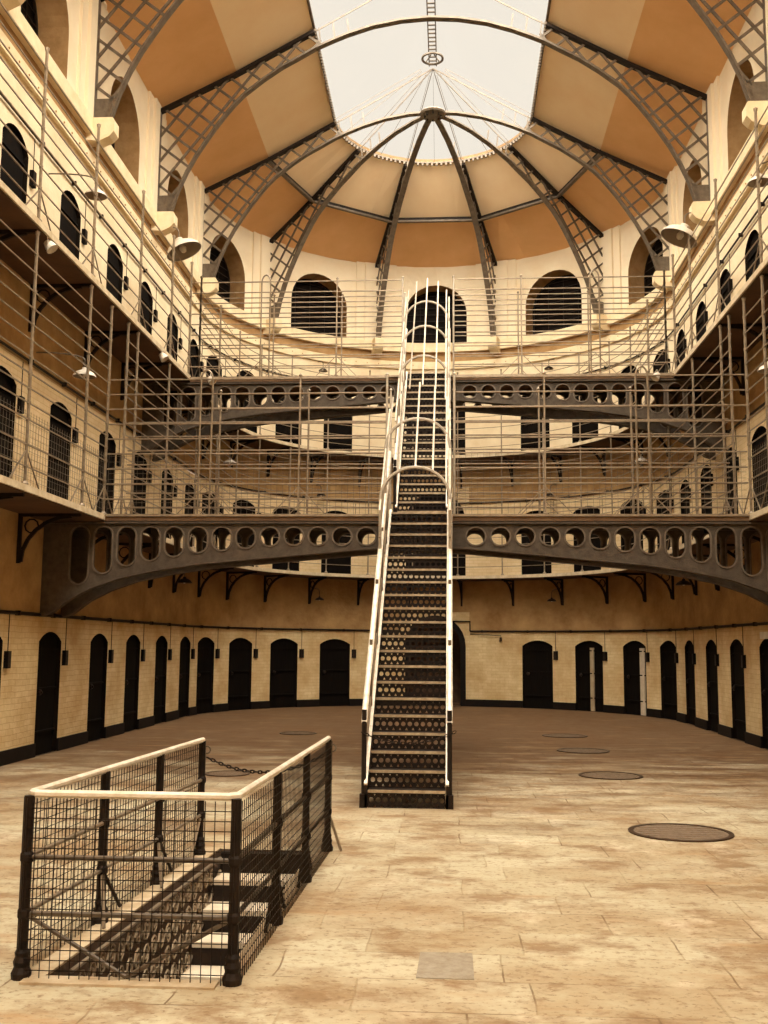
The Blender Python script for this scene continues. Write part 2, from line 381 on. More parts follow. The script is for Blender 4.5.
for lvl, (zb, zt) in enumerate(((0, Z1), (Z1, Z2), (Z2, ZC - .75))):
    zsplit = zb + 2.13 if lvl < 2 else zb + 2.2
    for i, (c, kd) in enumerate(cells):
        s0, s1 = ce[i], ce[i + 1]; mb = wall_of(c)
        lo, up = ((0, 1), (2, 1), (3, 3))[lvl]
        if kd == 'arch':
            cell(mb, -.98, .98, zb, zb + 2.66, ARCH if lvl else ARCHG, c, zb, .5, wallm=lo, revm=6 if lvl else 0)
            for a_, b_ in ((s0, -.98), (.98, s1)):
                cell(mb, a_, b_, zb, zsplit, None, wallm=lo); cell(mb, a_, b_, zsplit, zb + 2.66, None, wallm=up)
            cell(mb, s0, s1, zb + 2.66, zt, None, wallm=up)
            if lvl > 0: door_obj(c, zb, 'arch', .5, lvl)
            else:
                # passage: dark end far back
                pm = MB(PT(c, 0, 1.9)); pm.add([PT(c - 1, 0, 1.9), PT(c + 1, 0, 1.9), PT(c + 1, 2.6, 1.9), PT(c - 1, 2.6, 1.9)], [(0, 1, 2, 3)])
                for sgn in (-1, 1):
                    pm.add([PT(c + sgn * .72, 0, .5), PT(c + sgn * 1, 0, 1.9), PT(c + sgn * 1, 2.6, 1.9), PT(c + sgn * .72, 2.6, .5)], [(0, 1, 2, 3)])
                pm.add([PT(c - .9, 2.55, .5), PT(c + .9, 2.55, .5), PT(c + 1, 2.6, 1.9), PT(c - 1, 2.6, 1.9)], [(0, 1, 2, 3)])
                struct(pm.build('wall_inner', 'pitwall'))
        else:
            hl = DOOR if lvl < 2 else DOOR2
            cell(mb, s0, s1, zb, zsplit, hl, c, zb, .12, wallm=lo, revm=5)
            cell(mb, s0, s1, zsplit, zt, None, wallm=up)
            door_obj(c, zb, kd, .12, lvl)
# wall top strip and clerestory
plain(-SMAX, SMAX, ZC - .75, ZC, 3)
we = [-SMAX, wins[0] - 1.96] + [(wins[i] + wins[i + 1]) / 2 for i in range(len(wins) - 1)] + [wins[-1] + 1.96, SMAX]
plain(we[0], we[1], ZC, ZE + .35, 4); plain(we[-2], we[-1], ZC, ZE + .35, 4)
for i, c in enumerate(wins):
    cell(wall_of(c), we[i + 1], we[i + 2], ZC, ZE + .35, WIN, c, ZC + .05, .58, wallm=4, revm=6, loops=4)
    window_n += 1; dp = .55
    o0 = PT(c, ZC + .05, dp); mb = MB(o0); k = len(WIN)
    mb.add([PT(c + p[0], ZC + .05 + p[1], dp + .02) for p in WIN], [tuple(range(k))])
    o = struct(mb.build('window_%d' % window_n, 'glass_dark'))
    f = MB(o0)
    f.path([PT(c + p[0] * .97, ZC + .07 + p[1] * .97, dp - .02) for p in WIN], .03, 4, closed=True)
    f.build('window_frame', 'dark_iron', o)
    b = MB(o0)
    for j in range(1, 9):
        zz = .02 + j * .2; ww = .9 if zz < .87 else sqrt(max(0, .92 ** 2 - (zz - .87) ** 2)) - .02
        if ww > .1: b.tube(PT(c - ww, ZC + .05 + zz, dp - .02), PT(c + ww, ZC + .05 + zz, dp - .02), .012, 4)
    for j in (-.45, 0, .45): b.tube(PT(c + j, ZC + .05, dp - .02), PT(c + j, ZC + .05 + .87 + sqrt(.92 ** 2 - j * j) - .03, dp - .02), .012, 4)
    b.build('glazing_bar', 'dark_iron', o)
for k_, mb in walls.items(): struct(mb.build('wall_' + k_, WM))
mb = MB()
mb.box((-R0 - .02, YBACK - .3, -.1), (R0 + .02, YBACK, ZE + 3.5)); struct(mb.build('wall_front', 'cream_brick'))

# ---------------------------------------------------------------- floor with the stairwell opening
H0, H1, H2, H3 = (-1.62, 5.50), (-.72, 5.50), (-.70, 8.92), (-1.47, 8.92)
mb = MB(); out = [(-R0 - .05, YBACK), (R0 + .05, YBACK), (R0 + .05, YC + R0 + 2.2), (-R0 - .05, YC + R0 + 2.2)]
vs = [(x, y, 0) for x, y in out + [H0, H1, H2, H3]]
mb.add(vs, [(0, 1, 5, 4), (1, 2, 6, 5), (2, 3, 7, 6), (3, 0, 4, 7)])
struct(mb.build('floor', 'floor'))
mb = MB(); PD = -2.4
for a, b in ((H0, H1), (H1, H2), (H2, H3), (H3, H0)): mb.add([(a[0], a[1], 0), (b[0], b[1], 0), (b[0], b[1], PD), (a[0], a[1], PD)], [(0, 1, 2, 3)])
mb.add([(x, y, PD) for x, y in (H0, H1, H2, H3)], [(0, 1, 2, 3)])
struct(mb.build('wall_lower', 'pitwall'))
def kerb_strip(mb, a, b, wn, h=.012):
    a, b = Vector((*a, 0)), Vector((*b, 0)); d = (b - a).normalized(); n = Vector((-d.y, d.x, 0)) * wn
    mb.prism([a, b, b - n, a - n], (0, 0, h))
mb = MB(); kerb_strip(mb, (H0[0] - .09, H0[1] - .02), (H1[0], H1[1] - .02), -.12 * -1); kerb_strip(mb, (H3[0], H3[1]), (H0[0], H0[1] - .02), .12); kerb_strip(mb, H1, H2, .08)
struct(mb.build('trim_1', 'kerb'))

# ---------------------------------------------------------------- skirting (black), cornice
def band(mb, s0, s1, z0, z1, off0, off1):
    n = max(1, int(abs(s1 - s0) / .4)) if abs(s0 + s1) / 2 < S0 - .01 else 1
    vs = []
    for i in range(n + 1):
        t = s0 + (s1 - s0) * i / n; vs += [PT(t, z0, off0), PT(t, z0, -off1), PT(t, z1, -off1), PT(t, z1, off0)]
    fs = []
    for i in range(n):
        for j in range(4):
            fs.append((4 * i + j, 4 * i + (j + 1) % 4, 4 * i + 4 + (j + 1) % 4, 4 * i + 4 + j))
    fs += [(3, 2, 1, 0), (4 * n, 4 * n + 1, 4 * n + 2, 4 * n + 3)]
    mb.add(vs, fs)
sk = {'left': MB(), 'right': MB(), 'back': MB()}
segs = []
prev = -SMAX
for c, kd in cells:
    h = .87 if kd == 'arch' else .46
    segs.append((prev, c - h)); prev = c + h
segs.append((prev, SMAX))
for a, b in segs:
    for p, q in zip(*(lambda l: (l, l[1:]))(sorted([a, b] + [x for x in (-S0, S0) if a < x < b]))):
        m_ = (p + q) / 2; band(sk['back' if abs(m_) < S0 else ('left' if m_ < 0 else 'right')], p, q, 0, .2, .02, .03)
for k_, mb in sk.items(): struct(mb.build('baseboard_' + k_, 'skirt'))
mb = MB()
lo = [(-1.03 if p[0] < 0 else 1.03, p[1]) if abs(p[0]) > .8 else (p[0] * 1.17, p[1] * 1.06) for p in ARCH if p[1] > 0 or abs(p[0]) > .8]
ai = [p for p in ARCHG if p[1] > 0 or abs(p[0]) > .7]
ai = ai[1:] + ai[:1]; n = len(ai)
def so_(p):
    if p[1] <= 1.71: return (math.copysign(.87, p[0]), p[1])
    d = hypot(p[0], p[1] - 1.7); k2 = (d + .15) / d; return (p[0] * k2, 1.7 + (p[1] - 1.7) * k2)
ao = [so_(p) for p in ai]; fs = []
vs = [PT(p[0], p[1], -.04) for p in ai] + [PT(p[0], p[1], -.04) for p in ao] + [PT(p[0], p[1], .02) for p in ao] + [PT(p[0], p[1], .02) for p in ai]
for i in range(n - 1):
    fs += [(i, i + 1, n + i + 1, n + i), (n + i, n + i + 1, 2 * n + i + 1, 2 * n + i), (3 * n + i, 3 * n + i + 1, i + 1, i)]
mb.add(vs, fs); struct(mb.build('trim_2', 'skirt'))
def full_band(name, z0, z1, o1, m_):
    mb = MB()
    for a, b in ((-SMAX, -S0), (-S0, S0), (S0, SMAX)): band(mb, a, b, z0, z1, .02, o1)
    return struct(mb.build(name, m_))
full_band('trim_3', 9.84, 10.06, .07, 'stone'); full_band('trim_4', 10.06, 10.34, .015, 'brown_stone_and_shade')  # brown strip colours in the shade under the cornice ledge
full_band('trim_5', 10.34, 10.42, .14, 'stone'); full_band('trim_6', 10.42, ZC + .02, .12, 'stone')
mb = MB()
s_ = -SMAX + 12
while s_ < SMAX - 12:
    q = PT(s_, 9.95, -.07); mb.lathe([(.018, 0), (.016, .012), (.001, .016)], q, PT(s_, 9.95, -.3) - q, 5); s_ += .35
struct(mb.build('trim_7', 'brown_stone_and_shade'))

# ---------------------------------------------------------------- ceiling and skylight
prof = [(R0 + .02, ZE), (4.1, 13.78), (2.45, 14.72)]
mb = MB()
def cstrip(yA, yB, sgn):
    for (x0, z0), (x1, z1) in zip(prof, prof[1:]):
        a = [(sgn * x0, yA, z0), (sgn * x0, yB, z0), (sgn * x1, yB, z1), (sgn * x1, yA, z1)]
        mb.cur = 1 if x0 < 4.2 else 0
        mb.add(a, [(0, 1, 2, 3)], [(p[1], p[0]) for p in a])
        b = [(p[0], p[1], p[2] + .08) for p in a]; mb.add(b, [(3, 2, 1, 0)], [(p[1], p[0]) for p in a])
for sgn in (-1, 1): cstrip(YBACK, YC, sgn)
angs = [-90 + 36 * i for i in range(6)]
for i in range(5):
    for k in range(4):
        a0, a1 = radians(angs[i] + 9 * k), radians(angs[i] + 9 * k + 9); am = radians(angs[i] + 18)
        for (x0, z0), (x1, z1) in zip(prof, prof[1:]):
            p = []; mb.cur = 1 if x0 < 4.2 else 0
            for (rr, zz, a) in ((x0, z0, a0), (x0, z0, a1), (x1, z1, a1), (x1, z1, a0)):
                r2 = rr * cos(radians(18)) / cos(a - am) if abs(rr - 4.1) < .01 else rr
                p.append((r2 * sin(a), YC + r2 * cos(a), zz))
            uv = [(q[0], q[1]) for q in p]
            mb.add(p, [(0, 1, 2, 3)], uv); mb.add([(q[0], q[1], q[2] + .08) for q in p], [(3, 2, 1, 0)], uv)
struct(mb.build('ceiling', ['board', 'board_pale']))
APZ = 16.16
mb = MB((0, YC, 14.7)); 
for sgn in (-1, 1): mb.add([(sgn * 2.45, YBACK, 14.74), (sgn * 2.45, YC, 14.74), (0, YC, APZ), (0, YBACK, APZ)], [(0, 1, 2, 3)])
for i in range(20):
    a0, a1 = radians(-90 + 9 * i), radians(-81 + 9 * i)
    mb.add([(2.45 * sin(a0), YC + 2.45 * cos(a0), 14.74), (2.45 * sin(a1), YC + 2.45 * cos(a1), 14.74), (0, YC, APZ)], [(0, 1, 2)])
window_n += 1
sk_o = struct(mb.build('window_%d' % window_n, 'glass'))
def rimpts(r, z, y0=YBACK):
    return [(-r, y0, z)] + [(-r, YC - 4 * i, z) for i in (5, 4, 3, 2, 1)] + [(r * sin(radians(-90 + 9 * i)), YC + r * cos(radians(-90 + 9 * i)), z) for i in range(21)] + [(r, YC - 4 * i, z) for i in (1, 2, 3, 4, 5)] + [(r, y0, z)]
mb = MB((0, YC, 14.7)); mb.path(rimpts(2.45, 14.70), .03, 5); mb.build('window_frame', 'iron', sk_o)
mb = MB((0, YC, 14.7)); pts = rimpts(2.43, 14.66)
for a, b in zip(pts[5:-5], pts[6:-5]):
    a, b = Vector(a), Vector(b); L_ = (b - a).length; n = max(1, int(L_ / .12))
    for k in range(n):
        q = a.lerp(b, (k + .5) / n); mb.box((q.x - .025, q.y - .025, q.z - .05), (q.x + .025, q.y + .025, q.z + .02))
mb.build('beading', 'iron', sk_o)
mb = MB((0, YC, 14.7))
for i in range(0, 11):
    a = radians(-90 + 18 * i); mb.bar((.3 * sin(a), YC + .3 * cos(a), APZ - .17), (2.45 * sin(a), YC + 2.45 * cos(a), 14.72), .006, .012)
mb.build('glazing_bar', 'iron', sk_o)

# ---------------------------------------------------------------- roof ribs
LOWC = [(5.42, 10.62), (5.38, 10.72), (5.26, 11.12), (5.09, 11.52), (4.9, 11.88), (4.7, 12.2), (4.5, 12.5), (4.31, 12.76), (4.1, 13.02), (3.91, 13.22), (3.5, 13.55), (3.11, 13.82), (2.75, 14.02), (2.41, 14.22), (2.05, 14.38), (1.73, 14.51), (1.2, 14.68), (.6, 14.79), (0, 14.83)]
UPC = [(5.72, 12.88), (4.1, 13.68), (2.45, 14.60)]
def interp(tab, x):
    t = sorted(tab)
    if x <= t[0][0]: return t[0][1]
    for (a, b), (c, d) in zip(t, t[1:]):
        if x <= c: return b + (d - b) * (x - a) / (c - a)
    return t[-1][1]
def lowx(z):   # x on the lower chord for height z
    t = sorted([(b, a) for a, b in LOWC])
    return interp(t, z)
def inside(x, z):
    if x > 5.70 or x < 2.3 or z < 10.98: return False
    up = interp(UPC, x)
    if z > up: return False
    return z > interp(LOWC[1:], x) if x < 5.38 else True
def rib_half(sgn, parent, name_sfx=''):
    """builds the parts of one half rib in the XZ plane, origin at the centre of the arch"""
    def V(x, z, y=0): return (sgn * x, y, z)
    parts = []
    m = MB(); 
    for (a, b), (c, d) in zip(LOWC, LOWC[1:]): m.bar(V(a, b), V(c, d), .15, .035, up=(0, 0, 1)); m.bar(V(a, b + .03), V(c, d + .03), .03, .07)
    for x in (2.3, 2.0, 1.7): m.bar(V(x, interp(LOWC, x)), V(x + .05, interp(LOWC, x) + .42 - (.1 * (2.3 - x))), .025, .025)
    parts.append(m.build('arched_chord', 'iron', parent))
    m = MB()
    for (a, b), (c, d) in zip(UPC, UPC[1:]): m.bar(V(a, b), V(c, d), .13, .07)
    parts.append(m.build('rafter_chord', 'dark_iron', parent))
    m = MB(); m.bar(V(5.7, 10.62), V(5.7, 12.9), .12, .05); parts.append(m.build('wall_chord', 'iron', parent))
    m = MB(); m.prism([V(5.70, 10.62, -.015), V(5.42, 10.62, -.015), V(5.36, 10.85, -.015), V(5.3, 11.02, -.015), V(5.70, 11.02, -.015)], (0, .03, 0)); parts.append(m.build('foot_plate', 'iron', parent))
    m = MB()
    for ang, pitch in ((38, .345), (-52, .345)):
        d = (cos(radians(ang)), sin(radians(ang))); nrm = (-d[1], d[0]); k = -20
        for k in range(-30, 60):
            c0 = (4.6 + nrm[0] * k * pitch, 12.6 + nrm[1] * k * pitch); run = None; t = -5.0
            while t < 5.0:
                p = (c0[0] + d[0] * t, c0[1] + d[1] * t); ins = inside(*p)
                if ins and run is None: run = p
                if not ins and run is not None:
                    if hypot(p[0] - run[0], p[1] - run[1]) > .05:
                        m.bar(V(*run), V(*p), .048, .03, up=(0, 1, 0))
                    run = None
                t += .02
    parts.append(m.build('lattice', 'iron', parent))
    return parts
def rafter_top(sgn, parent):
    m = MB(); m.bar((sgn * 2.45, 0, 14.60), (0, 0, 16.0), .012, .03); return m.build('skylight_rafter', 'iron', parent)
arches = [(YC, 'broad lattice iron roof arch at the mouth of the round end, carrying the hub'),
          (20.55, 'lattice iron roof arch next in front of the round end, above the large shaded lamps'),
          (16.64, 'lattice iron roof arch third from the round end, feet cut close to the picture sides'),
          (12.71, 'lattice iron roof arch nearest the viewer, over the stairwell side of the hall')]
first = None
for y, lab in arches:
    if first is None:
        first = thing('roof_arch', lab, 'roof arch', (0, y, 0), 'iron arches across the hall')
        rib_half(-1, first); rib_half(1, first); rafter_top(-1, first); rafter_top(1, first)
    else: dup(first, (0, y, 0), lab)
frib = None
for a, lab in ((-54, 'leftmost radiating iron rib of the half dome'), (-18, 'radiating iron dome rib just left of the middle window'),
               (18, 'radiating iron dome rib just right of the middle window'), (54, 'rightmost radiating iron rib of the half dome')):
    if frib is None:
        frib = thing('dome_rib', lab, 'roof rib', (0, YC, 0), 'radiating ribs of the half dome'); rib_half(1, frib); rafter_top(1, frib)
        frib.rotation_euler = (0, 0, radians(90 - a))
    else: dup(frib, (0, YC, 0), lab, rot=(0, 0, radians(90 - a)))
t = thing('roof_hub', 'small iron hub plate where the dome ribs meet the crown of the arch', 'hub', (0, YC, 14.8))
m = MB(); m.lathe([(.001, -.04), (.30, -.04), (.33, 0), (.30, .04), (.001, .04)], n=20); m.build('hub_plate', 'iron', t)
m = MB()
for i in range(8): a = pi * i / 4; m.lathe([(.02, -.09), (.02, -.05)], (.2 * cos(a), .2 * sin(a), 0), n=6)
m.build('bolt', 'dark_iron', t)
# ridge beam with holes + collar
t = thing('ridge_beam', 'slim perforated iron beam running along the skylight ridge', 'beam', (0, YC, APZ))
m = MB((0, YC, APZ)); 
y = YC - .1
while y > 6:
    for x in (-.09, .09): m.box((x - .012, y - .5, APZ - .16), (x + .012, y, APZ - .02))
    for k in range(3): m.box((-.08, y - .1 - .17 * k, APZ - .17), (.08, y - .06 - .17 * k, APZ - .15))
    y -= .5
m.build('perforated_web', 'iron', t)
m = MB((0, YC, APZ)); m.path([(.25 * cos(2 * pi * i / 20), YC - .6 + .25 * sin(2 * pi * i / 20), APZ - .25) for i in range(20)], .03, 5, closed=True)
for i in range(4): a = pi / 4 + pi / 2 * i; m.tube((.25 * cos(a), YC - .6 + .25 * sin(a), APZ - .25), (.05 * cos(a), YC - .6 + .05 * sin(a), APZ - .12), .015, 4)
m.build('collar', 'iron', t)
# purlins
def purl(p0, p1, lab):
    p0, p1 = Vector(p0), Vector(p1); o = (p0 + p1) / 2; t = thing('purlin', lab, 'purlin', o, 'purlins under the roof boards')
    m = MB(o); m.bar(p0, p1, .10, .05); m.build('lower_flange', 'iron', t)
    m = MB(o); m.bar(p0 + Vector((0, 0, .06)), p1 + Vector((0, 0, .06)), .03, .10); m.build('web', 'dark_iron', t)
ZP = 13.66
for i in range(5):
    a0, a1 = radians(angs[i]), radians(angs[i + 1])
    purl((4.1 * sin(a0), YC + 4.1 * cos(a0), ZP), (4.1 * sin(a1), YC + 4.1 * cos(a1), ZP), 'iron purlin across the %s panel of the half dome counted from the left' % ORD[i])
ys = [YC, 20.55, 16.64, 12.71, 8.8]
for sgn, sd_ in ((-1, 'left'), (1, 'right')):
    for i in range(0): purl((sgn * 4.1, ys[i], ZP), (sgn * 4.1, ys[i + 1], ZP), 'iron purlin on the %s roof slope, %s bay in front of the half dome' % (sd_, ORD[i]))
# corbels and pilasters
supports = [(SA(a), 'dome') for a in (-54, -18, 18, 54)] + [(SY(y, s2), 'side') for y in (24.49, 20.55, 16.64, 12.71) for s2 in (-1, 1)]
supports.sort()
fc = None
for k, (s, _) in enumerate(supports):
    p = PT(s, 10.62, 0); a = atan2(PT(s, 0, 1).y - p.y, PT(s, 0, 1).x - p.x)
    side = 'left' if s < 0 else 'right'; idx = sorted([abs(q[0]) for q in supports if (q[0] < 0) == (s < 0)]).index(abs(s))
    lab = 'cream stone corbel block under the %s roof rib %s of the middle window' % (ORD[idx], side)
    if fc is None:
        m = MB(); m.prism([(-.02, -.13, -.40), (-.02, -.13, 0), (-.47, -.13, 0), (-.50, -.13, -.05), (-.50, -.13, -.25), (-.42, -.13, -.34), (-.25, -.13, -.42)], (0, .26, 0))
        fc = m.build('corbel', 'stone'); fc.location = p; fc.rotation_euler = (0, 0, a); tag(fc, lab, 'corbel', 'stone corbels under the roof ribs')
    else:
        c = fc.copy(); C.objects.link(c); c.location = p; c.rotation_euler = (0, 0, a); c['label'] = lab
mb = MB()
for s, _ in supports:
    band(mb, s - .62, s + .62, ZC + .02, ZE + .02, .02, .05); band(mb, s - .36, s + .36, ZC + .02, ZE + .01, .02, .11)
struct(mb.build('trim_8', 'cream_top'))

# ---------------------------------------------------------------- galleries
WOFF = -(R0 - W)
def upath(s0, s1, off, z, step=.35):
    pts = []; br = sorted([s0, s1] + [b for b in (-S0, S0) if s0 < b < s1])
    for a, b in zip(br, br[1:]):
        n = max(1, int(abs(b - a) / step)) if abs((a + b) / 2) < S0 else 1
        pts += [PT(a + (b - a) * i / n, z, off) for i in range(n)]
    pts.append(PT(br[-1], z, off)); return pts
SG = SY(3.0, 1)
POSTY = [23.1, 21.2, 18.95, 16.95, 14.62, 12.58, 10.5, 8.4]
POSTA = [7.5 + 15 * k for k in range(-6, 6)]
def gallery(z, ztop, name, lab, rails, bridgeY, zpost, wire, r_rail):
    t = thing(name, lab, 'gallery', (0, YC, z)); O = (0, YC, z)
    m = MB(O)
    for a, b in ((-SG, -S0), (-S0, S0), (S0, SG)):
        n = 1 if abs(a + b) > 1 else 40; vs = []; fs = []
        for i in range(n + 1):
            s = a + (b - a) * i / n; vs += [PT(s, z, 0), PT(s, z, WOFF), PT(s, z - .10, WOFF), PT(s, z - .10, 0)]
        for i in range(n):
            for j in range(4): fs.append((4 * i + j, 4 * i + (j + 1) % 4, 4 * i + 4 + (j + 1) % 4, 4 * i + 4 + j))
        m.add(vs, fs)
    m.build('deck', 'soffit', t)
    m = MB(O); m.path(upath(-SG, SG, WOFF - .015, z - .04), .001, 4)
    m = MB(O); pp = upath(-SG, SG, WOFF - .02, z - .045)
    for a, b in zip(pp, pp[1:]): m.bar(a, b, .03, .085)
    m.build('edge_fascia', 'fascia', t)
    ss = [SA(a) for a in POSTA] + [SY(y, -1) for y in POSTY] + [SY(y, 1) for y in POSTY]
    # brackets
    pb = None
    for s in ss:
        q = PT(s, z - .1, 0); a = atan2(PT(s, 0, 1).y - q.y, PT(s, 0, 1).x - q.x)
        if pb is None:
            m = MB(); m.bar((-.02, 0, -.02), (-.92, 0, -.02), .05, .05); m.bar((-.03, 0, 0), (-.03, 0, -.72), .05, .05)
            arc = [(-.03 - .80 * (1 - cos(radians(6 * i * 1.0 * 2.5))), 0, -.72 + .69 * sin(radians(15 * i))) for i in range(7)]
            arc = [(-.06 - .72 * sin(radians(90 - 15 * i)) * 0 - .72 * (1 - cos(radians(15 * i))), 0, -.70 + .66 * sin(radians(15 * i))) for i in range(7)]
            for p0, p1 in zip(arc, arc[1:]): m.bar(p0, p1, .05, .045, up=(0, 1, 0))
            m.path([(-.2 + .1 * cos(2 * pi * i / 10), 0, -.18 + .1 * sin(2 * pi * i / 10)) for i in range(10)], .015, 4, closed=True)
            pb = m.build('bracket', 'dark_iron', t); c = pb
        else: c = pb.copy(); C.objects.link(c)
        c.location = Vector(q) - Vector(O); c.rotation_euler = (0, 0, a)
    # posts
    pp0 = None; pl0 = None
    for s in sorted(ss, key=lambda v: -abs(v)):
        q = PT(s, z, WOFF + .02); y = q.y
        if any(b + .05 < y < b + BD - .05 for b in [bridgeY]) and abs(s) > S0: continue
        a = atan2(PT(s, 0, 1).y - PT(s, 0, 0).y, PT(s, 0, 1).x - PT(s, 0, 0).x)
        if pp0 is None:
            m = MB(); m.tube((0, 0, 0), (0, 0, zpost), .022, 6); m.lathe([(.05, 0), (.05, .02), (.028, .05)], n=8)
            m.lathe([(.028, zpost - .02), (.034, zpost + .02), (.001, zpost + .045)], n=8)
            for sgn in (-1, 1): m.tube((0, 0, .45), (.0, sgn * .45, .02), .011, 4)
            for (zr) in rails: m.lathe([(.028, zr - .02), (.028, zr + .02)], n=6)
            pp0 = m.build('post', 'rail', t); c = pp0
        elif abs(s) < S0:
            if pl0 is None:
                m = MB(); m.tube((0, 0, 0), (0, 0, zpost), .018, 6); m.lathe([(.045, 0), (.045, .02), (.025, .05)], n=8); m.lathe([(.025, zpost - .02), (.03, zpost + .02), (.001, zpost + .045)], n=8)
                pl0 = m.build('post', 'rail', t); c = pl0
            else: c = pl0.copy(); C.objects.link(c)
        else: c = pp0.copy(); C.objects.link(c)
        c.location = Vector(q) - Vector(O); c.rotation_euler = (0, 0, a)
    sA, sB = SY(bridgeY, 1), SY(bridgeY + BD, 1)
    for (a, b) in ((-SG, -sA), (-sB, sB), (sA, SG)):
        for zr in rails:
            m = MB(O); m.path(upath(a, b, WOFF + .02, z + zr), r_rail, 4); m.build('rail', 'rail', t)
    # corner posts at the footbridge openings
    for s in (-sA, -sB, sB, sA):
        c = pp0.copy(); C.objects.link(c); c.location = Vector(PT(s, z, WOFF + .02)) - Vector(O); c.rotation_euler = (0, 0, 0 if s > 0 else pi)
    if wire:
        for (a, b) in ((-SY(9, 1), -sA), (sA, SY(9, 1))):
            m = MB(O); k = 0; s = a
            while s < b: m.tube(PT(s, z, WOFF + .03), PT(s, z + .95, WOFF + .03), .0028, 3); s += .09
            for j in range(1, 11): m.tube(PT(a, z + .09 * j, WOFF + .03), PT(b, z + .09 * j, WOFF + .03), .0028, 3)
            m.build('wire_mesh', 'iron', t)
    return t
gallery(Z1, Z2, 'cell_gallery', 'lower iron cell gallery with posts rising to the gallery above', [.24, .52, .84, 1.05, 1.24, 1.43, 1.64, 1.86, 2.07, 2.28, 2.5, 2.75, 3.0], B1Y, Z2 - Z1 - .15, True, .011)
gallery(Z2, ZC, 'cell_gallery', 'upper iron cell gallery with tall open railing below the cornice', [.2, .46, .75, 1.08, 1.28, 1.48, 1.68, 1.9, 2.12], B2Y, 2.38, False, .011)

# ---------------------------------------------------------------- footbridges
CH = [(0, .47), (.7, .49), (1.37, .55), (1.82, .59), (2.57, .66), (3.34, .73), (4.0, .83), (4.57, .95), (5.0, 1.1), (5.33, 1.27), (5.5, 1.4), (5.6, 1.48), (5.785, 1.53)]
def girder(m, mf, mr, mr2, y, z):
    th = .03
    def quadwall(pts, d0=y, d1=y + th):
        pass
    pitch = .366; xs = [.82 + pitch * k for k in range(13)]
    for sgn in (-1, 1):
        for xc in xs:
            x0, x1 = xc - pitch / 2, xc + pitch / 2
            bl = z - interp(CH, xc); hb = bl + .13 + .03; ht = z - .19; r = .135
            hb = min(hb, ht - 2 * r)
            hole = [(r * cos(pi * i / 8), ht - r + r * sin(pi * i / 8)) for i in range(9)] + [(-r * cos(pi * i / 8), hb + r - r * sin(pi * i / 8)) for i in range(9)]
            k = len(hole); b0, b1 = z - interp(CH, x0), z - interp(CH, x1); tz = z - .13
            cz = (ht + hb) / 2; outer = []
            H = [(xc + p[0], p[1]) for p in hole]
            # outer boundary: top samples and bottom samples matched by index
            O2 = []
            for i in range(9): O2.append((x1 - (x1 - x0) * i / 8, tz))
            for i in range(9): t_ = i / 8; O2.append((x0 + (x1 - x0) * t_, b0 + (b1 - b0) * t_))
            vs = []
            for yy in (y, y + th): vs += [(sgn * p[0], yy, p[1]) for p in H] + [(sgn * p[0], yy, p[1]) for p in O2]
            fs = []
            for i in range(k):
                j = (i + 1) % k
                fs.append((i, k + i, k + j, j)); fs.append((2 * k + i, 2 * k + j, 3 * k + j, 3 * k + i)); fs.append((i, j, 2 * k + j, 2 * k + i))
            m.add(vs, fs)
            (mr if sgn < 0 else mr2).path([(sgn * (xc + p[0] * 1.10), y - .008, cz + (p[1] - cz) * 1.04) for p in hole], .016, 4, closed=True)
        mf_pts = [p for p in CH]
        for (a, b), (c, d) in zip(CH, CH[1:]): mf.bar((sgn * a, y + .015, z - b - .01), (sgn * c, y + .015, z - d - .01), .16, .035)
    # plain middle of the web
    pts = [(-.637, z - .13), (-.637, z - .487), (0, z - .47), (.637, z - .487), (.637, z - .13)]
    m.prism([(p[0], y, p[1]) for p in pts], (0, th, 0))
    e = 5.395
    for sgn in (-1, 1):
        pe = [(e, z - .13)] + [(x, z - d) for x, d in [(e, interp(CH, e))] + [c for c in CH if c[0] > e]] + [(5.785, z - .13)]
        m.prism([(sgn * p[0], y, p[1]) for p in pe], (0, th, 0))
    mf.box((-5.785, y - .06, z - .14), (5.785, y + .09, z - .11))
